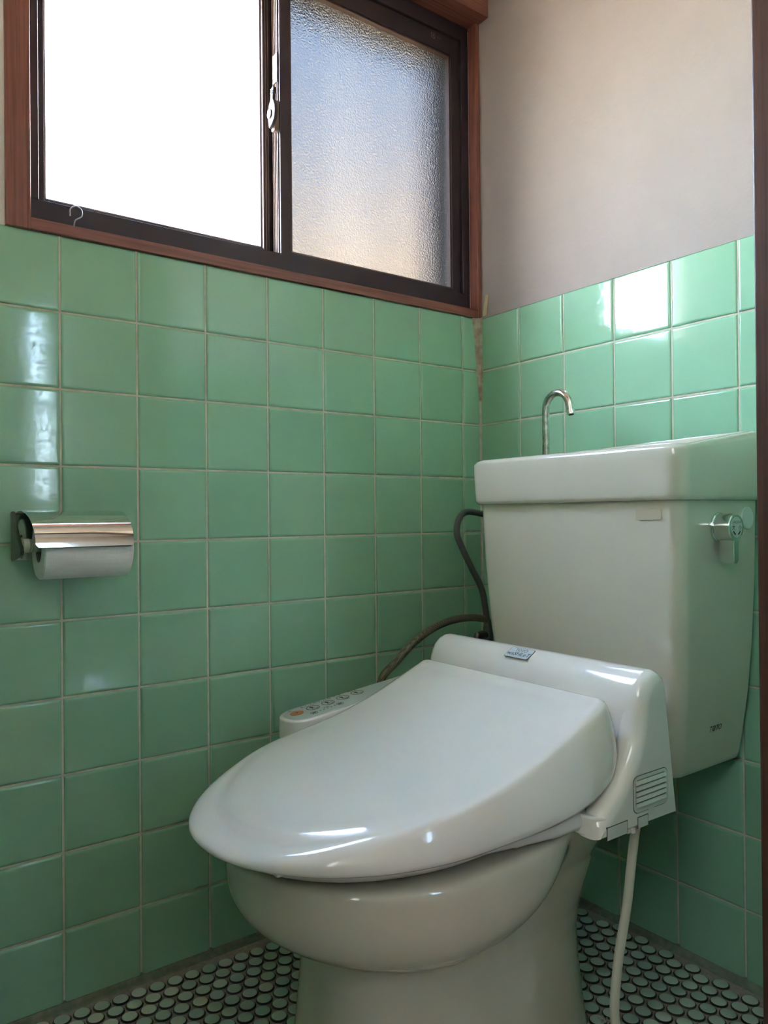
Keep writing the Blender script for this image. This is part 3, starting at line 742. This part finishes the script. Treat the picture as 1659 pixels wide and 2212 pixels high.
# lid
ZB = [(-7.2, 3.20), (-4.3, 3.20), (-4.0, 3.215), (-3.7, 3.25), (-3.33, 3.35), (-3.09, 3.50), (-2.93, 3.76), (-2.86, 3.95)]
ZT = [(-7.2, 3.285), (-6.85, 3.355), (-6.6, 3.405), (-6.04, 3.50), (-5.69, 3.555), (-5.1, 3.635), (-4.7, 3.705), (-4.3, 3.81), (-3.9, 3.94), (-3.45, 4.13), (-3.1, 4.27), (-2.86, 4.31)]
def smooth_tab(x, tab, w=.18):
    return sum(interp(x+w*k/3, tab) for k in (-3, -2, -1, 0, 1, 2, 3))/7
def seat_outline(tip=-7.05, back=-2.89, hwid=1.715, cr=.29, n=60):
    pts = []; cx = -4.95; a = cx-tip
    for i in range(n+1):
        t = -math.pi/2+math.pi*i/n
        pts.append((cx-a*abs(math.cos(t))**(2/2.07), hwid*math.copysign(abs(math.sin(t))**(2/2.07), math.sin(t))))
    # pts go from -hwid (right) via the tip to +hwid
    left = []
    for i in range(1, 22):
        x = cx+(back-cr-cx)*i/21; left.append((x, hwid))
    corner = [(back-cr+cr*math.sin(R(15*k)), hwid-cr+cr*math.cos(R(15*k))) for k in range(1, 7)]
    rear = [(back, hwid-cr-(2*hwid-2*cr)*i/16) for i in range(1, 16)]
    o = pts+left+corner+rear+[(x, -y) for x, y in reversed(corner)]+[(x, -y) for x, y in reversed(left)]
    return [(x, YC+y) for x, y in o]
OUT = seat_outline()
def inset(o, d): return [tuple(p) for p in offset_poly(o, d)]
rings = []
lev = [((.22, -.02), (.22, -.02)), ((.10, -.02), (.10, -.02)), ((.035, 0), (.03, 0)), ((.006, .10), (.005, .06)), ((0, .22), (0, .16)), ((.008, .40), (.010, .34)), ((.030, .58), (.032, .55)), ((.070, .74), (.062, .75)),
       ((.120, .86), (.090, .88)), ((.175, .94), (.115, .945)), ((.23, .982), (.145, .982)), ((.30, 1.0), (.20, 1.0))]
for (df, ff), (ds, fs) in lev:
    rg = []
    of, os_ = inset(OUT, df), inset(OUT, ds)
    for pf, ps, (ox, oy) in zip(of, os_, OUT):
        w = min(1, max(0, (ox+6.75)/1.3)); w = w*w*(3-2*w)          # 0 at the rounded front, 1 along the sides
        x = pf[0]*(1-w)+ps[0]*w; y = pf[1]*(1-w)+ps[1]*w; f = ff*(1-w)+fs*w
        b = smooth_tab(ox, ZB, .1); t = smooth_tab(ox, ZT)
        rg.append((x, y, b+f*(t-b)))
    rings.append(rg)
base = [(p[0], p[1]) for p in rings[-1]]
for k in (.97, .9, .8, .65, .45, .25, .1):
    rg = []
    for (x, y) in base:
        X = -4.55+(x+4.55)*k; Y = YC+(y-YC)*k
        rg.append((X, Y, smooth_tab(X-.0, ZT)+.045*(1-k*k)*(.4+.6*min(1, max(0, (-X-2.9)/1.5)))))
    rings.append(rg)
lid = loft('lid', rings, MAT['plastic'], bid, 60, wn=False)
box('lid_bumper', -6.74, -6.56, YC-.92, YC-.74, 3.17, 3.22, MAT['seatp'], bid, .03)
# seat ring under the lid
so_ = [(x, YC+(y-YC)*interp(x, [(-6.7, .86), (-4.7, .87), (-3.9, .965)])) for x, y in seat_outline(-6.72, -3.0, 1.66, .4)]
si_ = [(-4.75+(x+4.75)*.62, YC+(y-YC)*.60) for x, y in so_]
rings = []
for d, z in ((.10, 3.00), (.03, 3.02), (0, 3.07), (0, 3.13), (.03, 3.175), (.10, 3.19)):
    rings.append([(x, y, z) for x, y in inset(so_, d)])
rings.append([(x, y, 3.19) for x, y in si_]); rings.append([(x, y, 3.0) for x, y in si_])
loft('seat', rings, MAT['seatp'], bid, 50, closed_path=True)
for x, y in ((-5.9, YC-.85), (-5.9, YC+.85), (-4.2, YC-1.35), (-4.2, YC+1.35)): box('seat_foot', x-.12, x+.12, y-.06, y+.06, 2.955, 3.01, MAT['seatp'], bid, .02)
# control arm on the wall side
def armz(x): return 3.68+.113*(x+5.0)
ao = rrect(-5.08, -2.6, -1.87, -1.255, [.05, .28, .28, .05], 12)
rings = []
for d, dz in ((.06, -.47), (.02, -.46), (0, -.42), (0, -.03), (.012, -.008), (.035, 0)):
    o = inset(ao, d)
    rings.append([(x, y, armz(x)+dz if dz > -.2 else 3.3+(dz+.42)) for x, y in o])
arm = loft('control_arm', rings, MAT['plastic'], bid, 50)
po = inset(ao, .055)
loft('panel_film', [[(x, y, armz(x)+t) for x, y in po] for t in (-.01, .004)], MAT['panel'], arm, 30)
ar, au = Vector((1, 0, .113)).normalized(), Vector((0, 1, 0))
def pp(x, y, d=.004): return Vector((x, y, armz(x)+d))
n_ = 24
ob = patch('stop_button', [(.095*math.cos(2*math.pi*i/n_), .085*math.sin(2*math.pi*i/n_)) for i in range(n_)], pp(-4.84, -1.52), ar, au, .006, MAT['orange'], arm)
patch('print_mark', [(-.012, -.012), (.012, -.012), (.012, .012), (-.012, .012)], pp(-4.84, -1.52, .011), ar, au, .001, MAT['ink'], arm)
text('lettering', '止', pp(-4.86, -1.37), ar, au, .075, MAT['ink'], arm, depth=.001)
for x, y, s in ((-4.58, -1.50, 'おしり'), (-4.33, -1.485, 'やわらか'), (-4.075, -1.465, 'ビデ'), (-3.82, -1.445, '乾燥')):
    ring_patch('button_outline', .093, .085, pp(x, y), ar, au, .002, MAT['ink'], arm)
    patch('pictogram', [(-.035, .02), (0, .062), (.035, .02), (.012, .024), (.012, -.005), (-.012, -.005), (-.012, .024)], pp(x-.01, y), ar, au, .002, MAT['ink'], arm)
    ring_patch('pictogram', .034, .027, pp(x+.012, y-.038), ar, au, .002, MAT['inkg'], arm, 1.3, 14)
    text('lettering', s, pp(x-.005, y+.14), ar, au, .075, MAT['ink'], arm, depth=.001)
for x, y in ((-4.68, -1.70), (-4.25, -1.665)):
    ring_patch('button_outline', .052, .046, pp(x, y), ar, au, .002, MAT['inkg'], arm)
    patch('print_mark', rrect(-.028, .028, -.014, .014, .005, 2), pp(x, y), ar, au, .002, MAT['ink'], arm)
for k in range(5): patch('level_mark', rrect(-.012, .012, -.007, .007, .003, 2), pp(-4.58+.06*k, -1.692+.004*k), ar, au, .002, MAT['inkg'], arm)
text('lettering', '水勢', pp(-4.45, -1.635), ar, au, .05, MAT['ink'], arm, depth=.001)

# ------------------------------------------------------------------ hoses, valve and cord
tag(tube('overflow_hose', [(-.55, -1.95, 6.05), (-.75, -1.7, 6.12), (-1.0, -1.35, 6.28), (-1.30, -1.2, 6.365), (-1.52, -1.2, 6.36), (-1.65, -1.2, 6.24), (-1.69, -1.2, 6.04), (-1.60, -1.2, 5.83), (-1.39, -1.2, 5.48), (-1.17, -1.22, 5.09), (-1.09, -1.24, 4.65), (-1.09, -1.25, 4.5)], .052, MAT['hose'], None, 14, 8),
    'grey plastic hose looping beside the tank to the valve', 'hose')
tag(tube('braided_hose', [(-1.05, -1.25, 4.52), (-1.12, -1.23, 4.60), (-1.45, -1.2, 4.65), (-1.87, -1.2, 4.63), (-2.26, -1.2, 4.53), (-2.63, -1.2, 4.34), (-2.94, -1.2, 4.11), (-3.21, -1.2, 3.88), (-3.3, -1.25, 3.5), (-3.1, -1.4, 3.15), (-2.75, -1.7, 3.1)], .060, MAT['braid'], None, 14, 8),
    'brown braided water hose arching to the bidet seat', 'hose')
vl = empty('stop_valve', (-1.0, -1.25, 4.4), 'dark tarnished water stop valve at the tank side', 'valve')
loft('valve_body', tube_rings([(-1.07, -1.25, 4.08), (-1.07, -1.25, 4.2), (-1.07, -1.25, 4.44), (-1.07, -1.25, 4.54)], [.06, .085, .085, .07], 16), MAT['valve'], vl, 40)
loft('valve_spout', tube_rings([(-1.07, -1.25, 4.34), (-1.22, -1.27, 4.36), (-1.34, -1.29, 4.34), (-1.38, -1.3, 4.3)], [.06, .068, .075, .05], 14), MAT['valve'], vl, 40)
loft('supply_pipe', tube_rings([(-1.07, -1.25, 4.15), (-.9, -1.25, 4.12), (.02, -1.25, 4.12)], .05, 12), MAT['valve'], vl, 40)
loft('wall_flange', tube_rings([(-.02, -1.25, 4.12), (-.05, -1.25, 4.12), (-.07, -1.25, 4.12)], [.16, .15, .06], 20), MAT['valve'], vl, 40)
tag(tube('power_cord', [(-2.62, -5.22, 3.02), (-2.66, -5.2, 2.78), (-2.74, -5.2, 2.4), (-2.81, -5.2, 2.05), (-2.90, -5.2, 1.75), (-2.98, -5.2, 1.46), (-3.05, -5.2, 1.03), (-3.02, -5.2, .75), (-2.93, -5.22, .5), (-2.75, -5.3, .22), (-2.5, -5.45, .10), (-2.0, -5.8, .075), (-1.2, -6.3, .075), (-.4, -6.7, .075)], .052, MAT['cord'], None, 12, 8),
    'ivory power cord hanging from the bidet seat', 'cord')
V = []; F = []
for k in range(9):
    c = Vector((-2.13+random.gauss(0, .03), -4.33+random.gauss(0, .03), .04)); b = len(V); r_ = random.uniform(.012, .028)
    V += [c+Vector(d)*r_ for d in ((1, 0, 0), (-1, 0, 0), (0, 1, 0), (0, -1, 0), (0, 0, 1), (0, 0, -1))]
    F += [tuple(b+i for i in f) for f in ((0, 2, 4), (2, 1, 4), (1, 3, 4), (3, 0, 4), (2, 0, 5), (1, 2, 5), (3, 1, 5), (0, 3, 5))]
tag(mk('lint_tuft', V, F, MAT['dust']), 'small grey tuft of lint on the mosaic floor', 'lint', kind='stuff')

# ------------------------------------------------------------------ toilet paper holder and roll
ph = empty('paper_holder', (-7.4, 0, 6.1), 'chrome toilet paper holder with domed cover on green tiles', 'paper holder')
RX0, RX1, RY, RZ, RR = -7.82, -6.785, -.53, 6.0, .38
plate = [(.0, 6.40), (-.05, 6.415), (-.12, 6.36), (-.24, 6.22), (-.40, 6.07), (-.56, 5.985), (-.60, 5.93), (-.55, 5.885), (-.30, 5.84), (0, 5.80)]
for x0, x1 in ((-8.03, -7.985),):
    prism('side_plate', plate, 'x', x0, x1, MAT['plate'], ph, .01, 2)
box('back_plate', -8.02, -6.80, -.022, .0, 5.80, 6.40, MAT['chrome'], ph, .006)
cov = [(-.02, 6.405), (-.18, 6.425), (-.36, 6.42), (-.52, 6.395), (-.68, 6.345), (-.80, 6.275), (-.89, 6.19), (-.945, 6.10), (-.965, 6.02), (-.967, 5.985)]
cov2 = [(y*.985, z-.012) for y, z in reversed(cov)]
def covx(y, z, side):
    """the side edge leaves the hinge narrow and flares; lower corners are rounded"""
    e = 0
    if z < 6.02: e = .03*(1-(z-5.985)/.035)
    return (-7.975+e+.04*min(1, -y)) if side < 0 else (-6.775-e-.03*min(1, -y))
n = len(cov); V = []; F = []
for sd in (-1, 1):
    for y, z in cov+cov2: V.append((covx(y, z, sd), y, z))
m_ = 2*n
F = [(i, (i+1) % m_, m_+(i+1) % m_, m_+i) for i in range(m_)]+[tuple(range(m_)), tuple(m_+i for i in range(m_))]
mk('cover', V, F, MAT['chrome'], ph, 40, False)
sp = []
pts = []; rad = []
x = -7.99
pts.append((x, RY, RZ)); rad.append(.085)
pts.append((-7.925, RY, RZ)); rad.append(.085)
for k in range(5):
    x = -7.92+.034*k
    pts += [(x, RY, RZ), (x+.006, RY, RZ), (x+.020, RY, RZ), (x+.026, RY, RZ)]; rad += [.062, .080, .080, .062]
pts += [(-7.72, RY, RZ), (-7.71, RY, RZ), (-6.80, RY, RZ)]; rad += [.075, .112, .112]
loft('spindle', tube_rings(pts, rad, 24), MAT['whitecap'], ph, 35)
roll_ = empty('toilet_paper_roll', (-7.3, RY, RZ-RR), 'white embossed toilet paper roll hanging in the chrome holder', 'toilet paper')
RYc, RZc = RY, RZ-.045                       # the roll hangs on its spindle
def circ(rad, x, n=64): return [(x, RYc+rad*math.cos(2*math.pi*i/n), RZc+rad*math.sin(2*math.pi*i/n)) for i in range(n)]
RO = .37
loft('paper', [circ(.165, RX0), circ(RO-.012, RX0), circ(RO, RX0+.012), circ(RO, RX1-.012), circ(RO-.012, RX1), circ(.165, RX1)], MAT['paper'], roll_, 40, closed_path=True)
loft('core', [circ(.165, RX0+.003), circ(.165, RX1-.003), circ(.158, RX1-.003), circ(.158, RX0+.003)], MAT['core'], roll_, 40, closed_path=True)
